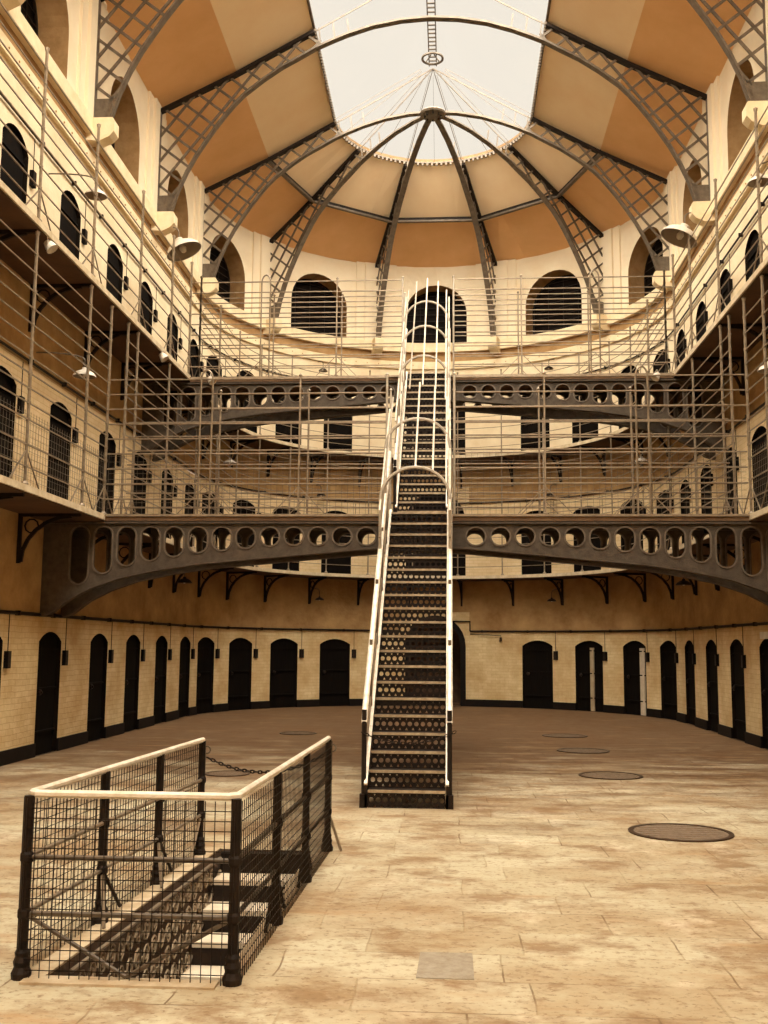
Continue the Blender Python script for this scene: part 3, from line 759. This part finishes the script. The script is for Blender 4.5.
def footbridge(y, z, lab, wire, nrail, hr):
    O = (0, y, z); t = thing('footbridge', lab, 'footbridge', O)
    m = MB(O); m.box((-W + .04, y - .07, z - .10), (W - .04, y + BD + .07, z - .002)); m.build('deck', 'deck', t)
    m = MB(O); m.box((-W - .0, y - .10, z - .035), (W + .0, y - .07, z + .0)); m.build('deck_edge', 'rail', t)
    for yy in (y, y + BD):
        m, mf, mr, mr2 = MB(O), MB(O), MB(O), MB(O); girder(m, mf, mr, mr2, yy, z)
        g_ = m.build('girder', 'girder', t); mf.build('flange', 'girder', g_); mr.build('hole_rim', 'iron', g_); mr2.build('hole_rim', 'iron', g_)
    m = MB(O)
    for x in [-4.4 + 1.1 * k for k in range(9)]: m.box((x - .03, y + .03, z - .2), (x + .03, y + BD, z - .1))
    m.build('cross_beam', 'dark_iron', t)
    rails = [hr * (k + 1) / nrail for k in range(nrail)]
    for fi, yy in enumerate((y - .06, y + BD + .06)):
        for zr in rails:
            for a, b in ((-W + .03, -.52), (.50, W - .03)):
                if fi == 1 and a < 0: a, b = -W + .03, -.56
                m = MB(O); m.tube((a, yy, z + zr), (b, yy, z + zr), .013, 5); m.build('rail', 'rail', t)
        for x in (-4.0, -3.3, -1.85, 1.85, 3.3, 4.0):
            m = MB(O)
            if abs(x) == 3.3 and fi == 0:
                pts = [(x - .09, yy, z)] + [(x - .09 * cos(pi * i / 8), yy, z + hr - .02 + .16 * sin(pi * i / 8)) for i in range(9)] + [(x + .09, yy, z)]
                m.path(pts, .016, 5)
            elif abs(x) == 4.0: continue
            else:
                m.tube((x, yy, z), (x, yy, z + hr + .04), .016, 6); m.lathe([(.04, 0), (.04, .02), (.02, .03)], (x, yy, z), n=8); m.lathe([(.02, 0), (.03, .02), (.001, .05)], (x, yy, z + hr + .03), n=8)
            for sgn in (-1, 1): m.tube((x, yy, z + .42), (x + sgn * .4, yy, z + .01), .009, 4)
            m.build('post', 'rail', t)
        for x in (-.52, .50):
            m = MB(O); m.tube((x, yy, z), (x, yy, z + hr + .04), .02, 8); m.lathe([(.02, 0), (.03, .02), (.001, .05)], (x, yy, z + hr + .03), n=8); m.build('gate_post', 'grey_pipe', t)
    if wire:
        for a, b in ((-W + .05, -.58), (.58, W - .05)):
            m = MB(O); x = a
            while x < b: m.tube((x, y - .05, z), (x, y - .05, z + .95), .0028, 3); x += .09
            for j in range(1, 11): m.tube((a, y - .05, z + .09 * j), (b, y - .05, z + .09 * j), .0028, 3)
            m.build('wire_mesh', 'iron', t)
    return t
footbridge(B1Y, Z1, 'lower iron footbridge with a row of oval holes in its arched girders', True, 9, 2.1)
footbridge(B2Y, Z2 - .04, 'upper iron footbridge with holed arched girders, farther and higher than the other', False, 9, 1.98)

# ---------------------------------------------------------------- staircase flights
def riser_mesh(m, w2, h, nh):
    pitch = 2 * w2 / nh; r = min(pitch * .36, .033); cz = h * .5
    for i in range(nh):
        xc = -w2 + pitch * (i + .5); k = 8
        H = [(xc + r * cos(pi / 4 * j + pi / 8), cz + r * sin(pi / 4 * j + pi / 8)) for j in range(k)]
        x0, x1 = xc - pitch / 2, xc + pitch / 2
        O2 = [(x1, cz + h * .2), (xc + pitch * .25, h), (xc - pitch * .25, h), (x0, cz + h * .2), (x0, cz - h * .2), (xc - pitch * .25, 0), (xc + pitch * .25, 0), (x1, cz - h * .2)]
        O2 = [(x1, h * .75), (xc + pitch * .22, h), (xc - pitch * .22, h), (x0, h * .75), (x0, h * .25), (xc - pitch * .22, 0), (xc + pitch * .22, 0), (x1, h * .25)]
        vs = [(p[0], 0, p[1]) for p in H + O2]
        m.add(vs, [(j, (j + 1) % k, k + (j + 1) % k, k + j) for j in range(k)])
    m.box((-w2, -.004, 0), (w2, .004, .012)); m.box((-w2, -.004, h - .02), (w2, .004, h))
def flight(y0, z0, y1, z1, n, w2, lab, hoops, bars, guard_from, xr):
    O = (0, y0, z0); t = thing('staircase_flight', lab, 'staircase', (-.02, y0, z0))
    dz = (z1 - z0) / n; dy = (y1 - y0) / n; sl = (z1 - z0) / (y1 - y0)
    tm = rm = None
    for i in range(n):
        loc = (0, dy * i, dz * (i + 1))
        if tm is None:
            m = MB(); m.box((-w2, -.012, -.022), (w2, dy + .02, 0)); tm = m.build('tread', 'dark_iron', t); a = tm
            m = MB(); m.box((-w2, -.022, -.026), (w2, -.004, .003)); nb = m.build('nosing', 'nosing', tm)
            m = MB(); riser_mesh(m, w2, dz - .02, 11); rm = m.build('riser', 'dark_iron', t); b = rm
        else:
            a = tm.copy(); C.objects.link(a); nn = nb.copy(); C.objects.link(nn); nn.parent = a
            b = rm.copy(); C.objects.link(b)
        a.location = loc; b.location = (0, dy * i, dz * i)
    for sgn in (-1, 1):
        x = sgn * (w2 + .02); m = MB(O)
        p = [(x, y0 - .03, z0), (x, y0 - .03, z0 + dz + .05), (x, y1, z1 + .05), (x, y1, z1 - .22), (x, y0 + .3, z0)]
        m.prism([(q[0] - .012, q[1], q[2]) for q in p], (.024, 0, 0)); st = m.build('stringer', 'dark_iron', t)
        m = MB(O); m.bar((x, y0 - .03, z0 + dz + .06), (x, y1, z1 + .06), .035, .03); m.build('stringer_cap', 'white_pipe', st)
        xh = sgn * xr
        m = MB(O); m.path([(xh, y0 + .02, z0 + .88), (xh, y0 + .08, z0 + .97), (xh, y1 - .02, z1 + .93), (xh, y1, z1 + .9)], .034, 8)
        m.build('handrail', 'white_pipe', t)
        for hh in (.35, .65):
            m = MB(O); m.tube((xh, y0 + .05, z0 + hh + dz * .3), (xh, y1, z1 + hh - .05), .012, 6); m.build('side_rail', 'rail', t)
        for hh in (1.25, 1.6):
            yg = max(y0, guard_from); m = MB(O); m.tube((xh, yg, z0 + (yg - y0) * sl + hh), (xh, y1, z1 + hh), .014, 6); m.build('guard_rail', 'white_pipe' if hh > 1.5 else 'rail', t)
        k = 0; yy = y0 + .02
        while yy < y1:
            zz = z0 + (yy - y0) * sl
            top = 1.0
            m = MB(O); m.tube((xh, yy, zz + (.0 if k == 0 else .0)), (xh, yy, zz + top), .018 if k else .026, 6)
            if k == 0: m.box((xh - .04, yy - .05, z0), (xh + .04, yy + .05, z0 + .14))
            m.build('baluster', 'iron' if k else 'dark_iron', t); yy += .86; k += 1
    for (yh, r_, sp_, cr_) in hoops:
        zf = z0 + (yh - y0) * sl; m = MB(O); xr2 = r_
        pts = [(-xr2, yh, zf + .9)] + [(-xr2 * cos(pi * i / 14), yh, zf + sp_ + (cr_ - sp_) * sin(pi * i / 14)) for i in range(15)] + [(xr2, yh, zf + .9)]
        m.path(pts, .022, 6); m.build('hoop', 'grey_pipe', t)
    if bars:
        (ya, yb) = bars; r_, sp_, cr_ = hoops[-1][1:]
        for aa in (-62, -30, 0, 30, 62):
            u = (sin(radians(aa)) * r_, sp_ + (cr_ - sp_) * cos(radians(aa))); m = MB(O)
            m.tube((u[0], ya, z0 + (ya - y0) * sl + u[1]), (u[0], yb, z0 + (yb - y0) * sl + u[1]), .014, 6); m.build('cage_bar', 'grey_pipe' if aa < 0 else 'white_pipe', t)
    return t
t1 = flight(11.3, 0, B1Y - .08, Z1, 20, .41, 'lower flight of the iron staircase rising from the stone floor', [(13.6, .46, 1.6, 2.03), (14.6, .46, 1.6, 2.03)], (13.6, 15.45), 13.4, .455)
t2 = flight(B1Y + BD + .12, Z1, B2Y - .08, Z2 - .04, 19, .385, 'upper flight of the iron staircase between the two footbridges', [(17.7, .43, 1.55, 2.0), (18.6, .43, 1.55, 2.0), (19.42, .43, 1.55, 2.0)], (16.9, 20.25), 16.6, .43)
# chain across the foot of the stairs
def chain(name, lab, p0, p1, sag, n, r, mt):
    p0, p1 = Vector(p0), Vector(p1); m = MB(p0)
    L_ = (p1 - p0).length
    for i in range(n):
        t_ = (i + .5) / n; c = p0.lerp(p1, t_) - Vector((0, 0, 4 * sag * t_ * (1 - t_)))
        t2_ = t_ + .01; d = (p0.lerp(p1, t2_) - Vector((0, 0, 4 * sag * t2_ * (1 - t2_))) - c).normalized()
        side = d.cross(Vector((0, 0, 1))).normalized(); up = side.cross(d)
        if i % 2: side, up = up, side
        h = L_ / n * .68
        m.path([c + d * h * cos(a) + side * h * .5 * sin(a) for a in [2 * pi * k / 8 for k in range(8)]], r, 4, closed=True)
    return tag(m.build(name, mt), lab, 'chain')
chain('chain', 'dark chain hung across the foot of the staircase', (-.5, 11.3, .78), (.5, 11.3, .80), .12, 26, .006, 'dark_iron')

# ---------------------------------------------------------------- stairwell railing, steps, scrollwork
HR = .92
A, B, Cc, D = Vector((-1.74, 5.46, 0)), Vector((-.65, 5.46, 0)), Vector((-.58, 8.93, 0)), Vector((-1.58, 8.62, 0))
t = thing('stairwell_railing', 'low caged iron railing around the stairwell opening in the floor', 'railing', A)
up = lambda p, z: Vector((p.x, p.y, z))
m = MB(A); m.path([up(D, HR), up(A, HR) + Vector((0, .04, 0)), up(A, HR) + Vector((.04, 0, 0)), up(B, HR) + Vector((-.04, 0, 0)), up(B, HR) + Vector((0, .04, 0)), up(Cc, HR)], .021, 8); m.build('top_rail', 'white_pipe', t)
fl = None
posts = [A, B] + [A.lerp(D, k / 3) for k in (1, 2, 3)] + [B.lerp(Cc, k / 3) for k in (1, 2, 3)]
for p in posts:
    if fl is None:
        m = MB(); m.tube((0, 0, .02), (0, 0, HR - .01), .027, 8)
        m.lathe([(.048, 0), (.052, .03), (.038, .06), (.044, .085), (.034, .11), (.038, .13), (.026, .15)], n=12)
        for z_ in (.6, .32): m.lathe([(.027, -.03), (.036, -.015), (.036, .015), (.027, .03)], (0, 0, z_), n=8)
        fl = m.build('post', 'dark_iron', t); c = fl
    else: c = fl.copy(); C.objects.link(c)
    c.location = p - A
for (p, q, mt_) in ((A, B, 'iron'), (A, D, 'rail'), (B, Cc, 'iron')):
    for z_ in (.6, .32): m = MB(A); m.tube(up(p, z_), up(q, z_), .014, 6); m.build('middle_rail', mt_, t)
    m = MB(A); d = q - p; L_ = d.length; d.normalize(); nrm = Vector((-d.y, d.x, 0)) * (.03 if p == A and q == D else -.03)
    n = int(L_ / .05)
    for i in range(n + 1): x = p + d * L_ * i / n + nrm; m.tube(up(x, .0), up(x, HR - .02), .0030, 3)
    for i in range(1, 18): m.tube(up(p + nrm, i * .05), up(q + nrm, i * .05), .0030, 3)
    m.build('wire_mesh', 'dark_iron', t)
def strut(p, q, mt_='iron'): m = MB(A); m.tube(p, q, .012, 6); m.build('brace', mt_, t)
mid = (A + B) / 2
strut(up(A, .32), up(mid, .02)); strut(up(B, .32), up(mid, .02))
for k in (1, 2):
    p = A.lerp(D, k / 3); d = (D - A).normalized()
    strut(up(p, .32), up(p, .03) + d * .33, 'dark_iron'); strut(up(p, .32), up(p, .03) - d * .2 + Vector((.1, 0, 0)), 'rail')
    p = B.lerp(Cc, k / 3); d = (Cc - B).normalized()
    strut(up(p, .32), up(p, .03) + d * .3, 'dark_iron'); strut(up(p, .32), up(p, .03) - d * .3, 'dark_iron')
strut(up(D, .32), up(D, .03) + Vector((-.0, -.3, 0)), 'rail')
strut(up(Cc, .34), up(Cc, .005) + Vector((.12, -.02, 0)), 'rail')
m = MB(A)
for p in (D, Cc): m.path([up(p, .84) + Vector((.035 + .03 * cos(2 * pi * k / 10), 0, .03 * sin(2 * pi * k / 10))) for k in range(10)], .008, 4, closed=True)
m.build('hook_ring', 'iron', t)
chain('chain', 'chain sagging across the open far end of the stairwell railing', up(D, .78) + Vector((.04, 0, 0)), up(Cc, .78) - Vector((.04, 0, 0)), .13, 30, .007, 'dark_iron')
t = thing('stairwell_steps', 'pale stone steps leading down inside the railed floor opening', 'steps', (-1.1, 8.9, 0)); O = (-1.1, 8.9, 0)
GO, RI = .27, .165
for k in range(1, 12):
    yb = 8.80 - GO * (k - 1); z_ = -RI * k
    xl = -1.47 - (8.92 - yb) * .045 + .03
    m = MB(O); m.box((xl, yb - GO, z_ - .04), (-.73, yb, z_)); m.build('tread', 'tread_stone', t)
    m = MB(O); m.box((xl, yb - GO, z_ - RI), (-.73, yb - GO + .03, z_ - .04)); m.build('riser', 'dark_iron', t)
    if k == 1: m = MB(O); m.box((xl, 8.8, -.2), (-.73, 8.905, -.01)); m.build('riser', 'dark_iron', t)
t = thing('stair_balustrade', 'pale wrought scrollwork balustrade down the left side of the stairwell', 'balustrade', (-1.5, 8.6, 0)); O = (-1.5, 8.6, 0)
def BX(y): return -1.43 - (8.92 - y) * .045
m = MB(O); m.tube((BX(8.75), 8.75, -.04), (BX(5.72), 5.72, -.04), .014, 6); m.build('top_bar', 'rail', t)
m = MB(O); m.tube((BX(8.75), 8.75, -.14), (BX(6.3), 6.3, -1.62), .014, 6); m.build('lower_bar', 'rail', t)
m = MB(O); y = 8.5
while y > 5.8:
    zb = -.1 - (8.8 - y) * .6; z_ = -.13; 
    while z_ > zb + .02:
        ph = random.choice((-1, 1)); pts = []
        for i in range(15):
            a = ph * (i / 14 * 3.6 * pi - pi); rr = .018 + .055 * abs(i / 14 - .5) * 0 + .06 * (1 - i / 14)
            pts.append((BX(y), y + rr * cos(a), z_ + rr * sin(a)))
        m.path(pts, .007, 4); z_ -= .155
    y -= .155
m.build('scrollwork', 'nosing', t)

# ---------------------------------------------------------------- manhole covers
def cover(x, y, r, lab, grp):
    t = thing('manhole_cover', lab, 'manhole cover', (x, y, 0), grp)
    m = MB(); m.lathe([(r * .9, .0), (r * .9, .012), (r, .012), (r, 0)], n=40); m.build('rim', 'cover_rim', t)
    m = MB(); m.lathe([(.001, .006), (r * .9, .006)], n=40)
    m.build('cover_plate', 'cover', t)
    m = MB()
    for k in range(-3, 4):
        h = sqrt(max(.01, (r * .85) ** 2 - (k * r * .23) ** 2)); m.box((-h, k * r * .23 - .006, .006), (h, k * r * .23 + .006, .010))
    m.build('ridge', 'cover', t)
G_ = 'round covers set in the floor'
cover(2.57, 10.12, .475, 'nearest round dark-rimmed cover in the floor right of the staircase', G_)
cover(2.57, 14.4, .42, 'second round floor cover behind the nearest one right of the staircase', G_)
cover(2.62, 17.74, .43, 'third round floor cover right of the staircase, toward the back cells', G_)
cover(2.63, 20.63, .43, 'farthest round floor cover right of the staircase', G_)
cover(-2.5, 13.95, .30, 'small faint round floor cover left of the staircase behind the stairwell railing', G_)
cover(-2.5, 20.4, .36, 'far round floor cover left of the staircase near the back cells', G_)

# ---------------------------------------------------------------- conduits and wall boxes
LV = ['ground-floor', 'first-gallery', 'second-gallery']
for lvl, (zb, zz) in enumerate(((0, 2.12), (Z1, 5.82), (Z2, 9.22))):
    O = PT(0, zz, 0); t = thing('conduit_pipe', 'dark conduit pipe running along the wall above the %s cell doors' % LV[lvl], 'pipe', O)
    rngs = ((-SY(9, 1), -1.05), (1.0, SY(9, 1))) if lvl == 0 else ((-SY(9, 1), SY(9, 1)),)
    for a, b in rngs: m = MB(O); m.path(upath(a, b, -.035, zz), .028 if lvl == 0 else .02, 5); m.build('main_pipe', 'dark_iron', t)
    if lvl == 0:
        m = MB(O); m.path([PT(1.0, zz, -.04), PT(1.0, zz + .28, -.04), PT(.0, zz + .55, -.04), PT(-1.0, zz + .28, -.04), PT(-1.05, zz, -.04)][:2] + [PT(-1.05, zz + .28 + .2, -.04), PT(-1.05, zz, -.04)][:0] + [PT(.5, zz + .28, -.04)], .02, 5); m.build('stepped_pipe', 'dark_iron', t)
        m = MB(O); m.path([PT(1.0, zz - .08, -.04), PT(1.9, zz - .12, -.04), PT(1.9, zz - .22, -.04)], .012, 5); m.lathe([(.035, 0), (.035, .1)], PT(1.9, zz - .27, -.05), n=8); m.build('branch_pipe', 'dark_iron', t)
    pc = None
    for k in range(-14, 15):
        q_ = k * 1.35
        if abs(q_) < SY(9, 1) and not (lvl == 0 and abs(q_) < 1.1):
            q = PT(q_, zz, 0); a = atan2(PT(q_, 0, 1).y - q.y, PT(q_, 0, 1).x - q.x)
            if pc is None: m = MB(); m.box((-.075, -.015, -.035), (0, .015, .035)); pc = m.build('pipe_clip', 'dark_iron', t); c = pc
            else: c = pc.copy(); C.objects.link(c)
            c.location = q - O; c.rotation_euler = (0, 0, a)
fb = None
left_cells = sorted([c for c, k in cells if c < 0 and k == 'door'], reverse=True); right_cells = sorted([c for c, k in cells if c > 0 and k == 'door'])
for lvl, zb in enumerate((0, Z1, Z2)):
    for side, lst in (('left', left_cells), ('right', right_cells)):
        for i, c in enumerate(lst):
            s = c + .57
            p = PT(s, zb + 1.46, 0); a = atan2(PT(s, 0, 1).y - p.y, PT(s, 0, 1).x - p.x)
            lab = 'small dark box beside %s cell door %s of the archway, %s' % (ORD[i], side, ('ground floor', 'lower gallery', 'upper gallery')[lvl])
            if fb is None:
                fb = thing('wall_box', lab, 'wall box', p, 'dark boxes beside the cell doors')
                m = MB(); m.box((-.06, -.06, -.12), (-.002, .06, .12)); bx = m.build('box_body', 'black', fb)
                m = MB(); m.box((-.065, -.05, -.11), (-.06, .05, .11)); m.build('box_plate', 'dark_iron', fb)
                m = MB(); m.tube((-.03, 0, .12), (-.03, 0, .64), .007, 5); m.build('drop_pipe', 'dark_iron', fb)
                fb.rotation_euler = (0, 0, a)
            else: dup(fb, p, lab, rot=(0, 0, a))
# white sign plate over the right door
p = PT(SY(18.2, 1) + .0, 2.0, 0)
m = MB(p); m.box((p.x - .03, p.y - .3, 1.86), (p.x - .002, p.y + .3, 1.98)); tag(m.build('sign_plate', 'enamel'), 'small white sign plate above a cell door at the right picture edge', 'sign')
# open cell doors with pale jambs showing
for s, lab in ((SA(45.7), 'pale cell door standing ajar in the second cell right of the archway'), (SA(62.2), 'pale cell door standing ajar in the third cell right of the archway')):
    p = PT(s, 0, .1); m = MB(p); a, b = (-.02, .12) if s < SA(50) else (.12, .33)
    m.add([PT(s + a, .01, .05), PT(s + b, .01, .02), PT(s + b, 1.68, .02), PT(s + a, 1.68, .05), PT(s + a, .01, .09), PT(s + b, .01, .06), PT(s + b, 1.68, .06), PT(s + a, 1.68, .09)],
          [(0, 1, 2, 3), (7, 6, 5, 4), (0, 4, 5, 1), (1, 5, 6, 2), (2, 6, 7, 3), (3, 7, 4, 0)])
    tag(m.build('open_door', 'tread_stone' if s > SA(50) else 'door_edge'), lab, 'door', 'cell doors standing ajar')

# ---------------------------------------------------------------- lamps
def lamp(kind, p, lab, grp, toward, arm, size=.16, mt='enamel', tilt=0):
    """shade lamp hung from an arm; toward = unit vector from wall into the room"""
    p = Vector(p); tw = Vector(toward); t = thing(kind, lab, 'lamp', p, grp)
    ax = (Vector((0, 0, 1)) - tw * tilt).normalized()
    m = MB(); r = size
    m.lathe([(r, 0), (r * .96, r * .12), (r * .8, r * .33), (r * .5, r * .52), (r * .22, r * .62), (r * .2, r * .8), (.001, r * .82)], axis=ax, n=24); m.build('lamp_shade', mt, t, smooth=True)
    m = MB(); m.lathe([(r * .97, .0), (r * .93, r * .1), (r * .77, r * .30), (r * .48, r * .48), (.001, r * .52)], axis=ax, n=24); m.build('shade_lining', 'enamel_in', t, smooth=True)
    m = MB(); m.lathe([(.001, -r * .08), (r * .14, 0), (r * .2, r * .2), (r * .1, r * .4), (.001, r * .45)], axis=ax, n=12); m.build('bulb', 'enamel', t, smooth=True)
    if arm:
        top = ax * r * .8; m = MB(); pts = [top, top + Vector((0, 0, .12))] + [top + Vector((0, 0, .12)) - tw * arm * (1 - cos(pi / 2 * k / 5)) + Vector((0, 0, .12 * sin(pi / 2 * k / 5))) for k in range(1, 6)]
        m.path(pts, .012, 5); m.build('arm', 'iron', t)
    return t
lamp('shade_lamp', (-4.78, 19.4, 9.34), 'large white enamel shade lamp tilted at the top of the left upper railing', 'large white shade lamps', (1, 0, 0), .12, .36, 'enamel', .45)
lamp('shade_lamp', (4.74, 19.2, 9.36), 'large white enamel shade lamp tilted at the top of the right upper railing', 'large white shade lamps', (-1, 0, 0), .12, .36, 'enamel', .45)
for sgn, sd_ in ((-1, 'left'), (1, 'right')):
    s = SA(36) * sgn; n = -(PT(s, 0, 1) - PT(s, 0, 0))
    lamp('wall_lamp', PT(s, 2.93, -.35), 'small dark lamp under the lower gallery on the back wall, %s of the stairs' % sd_, 'small dark lamps', n, .3, .13, 'dark_iron')
    lamp('wall_lamp', PT(s, 5.85, -.35), 'small dark lamp above the lower back gallery doors, %s of the stairs' % sd_, 'small dark lamps', n, .3, .13, 'dark_iron')
    lamp('wall_lamp', PT(s, 9.45, -.35), 'small dark lamp silhouetted on the cream back wall, %s of the stairs' % sd_, 'small dark lamps', n, .3, .13, 'dark_iron')
    lamp('wall_lamp', PT(SY(22.6, sgn), 3.02, -.4), 'dark hanging lamp below the lower gallery near the %s end of the lower footbridge' % sd_, 'hanging dark lamps', (-sgn, 0, 0), .3, .17, 'dark_iron')
    lamp('wall_lamp', (sgn * 4.98, 14.8, 5.62), 'pale shade lamp over the lower gallery on the %s wall' % sd_, 'pale gallery lamps', (-sgn, 0, 0), .75, .17, 'enamel')
    lamp('wall_lamp', (sgn * 4.95, 14.85, 8.45), 'shallow pale shade lamp over the upper gallery on the %s wall' % sd_, 'pale gallery lamps', (-sgn, 0, 0), .75, .17, 'enamel')
    lamp('wall_lamp', PT(SA(74) * sgn, 6.28, -.4), 'pale shade lamp over the lower gallery where the %s wall starts to curve' % sd_, 'pale gallery lamps', -(PT(SA(74) * sgn, 0, 1) - PT(SA(74) * sgn, 0, 0)), .3, .17, 'enamel')
def flood(p, lab, tw):
    p = Vector(p); tw = Vector(tw).normalized(); t = thing('floodlight', lab, 'floodlight', p, 'small floodlights on the gallery edges')
    ax = (Vector((0, 0, -1)) + tw * .8).normalized()
    m = MB(); m.lathe([(.001, -.08), (.05, -.08), (.075, 0), (.085, .05), (.07, .05), (.001, .03)], axis=ax, n=14); m.build('lamp_head', 'enamel', t)
    m = MB(); m.path([(-.0, .1, .02), (0, .1, .12), (0, -.1, .12), (0, -.1, .02)], .008, 4); m.build('yoke', 'white_pipe', t)
flood((-4.84, 12.95, 6.9), 'small pale floodlight under the upper gallery edge near the left picture edge', (1, 0, 0))
flood((-4.80, 18.3, 6.9), 'small pale floodlight under the upper gallery edge left, farther from the viewer', (1, 0, 0))
flood((-4.35, 20.2, 6.95), 'small pale floodlight at the left end of the upper footbridge', (1, -.5, 0))
flood((4.45, 20.2, 6.95), 'small pale floodlight at the right end of the upper footbridge', (-1, -.5, 0))

MT['grey_slab'] = mat('grey_slab', (.30, .255, .19), (.22, .175, .115), scale=14, rough=.8, bump=.3)
m = MB((.24, 5.85, 0)); m.prism([(.27, 5.64, 0), (.57, 5.64, 0), (.57, 6.1, 0), (.28, 6.1, 0)], (0, 0, .004)); struct(m.build('trim_9', 'grey_slab'))
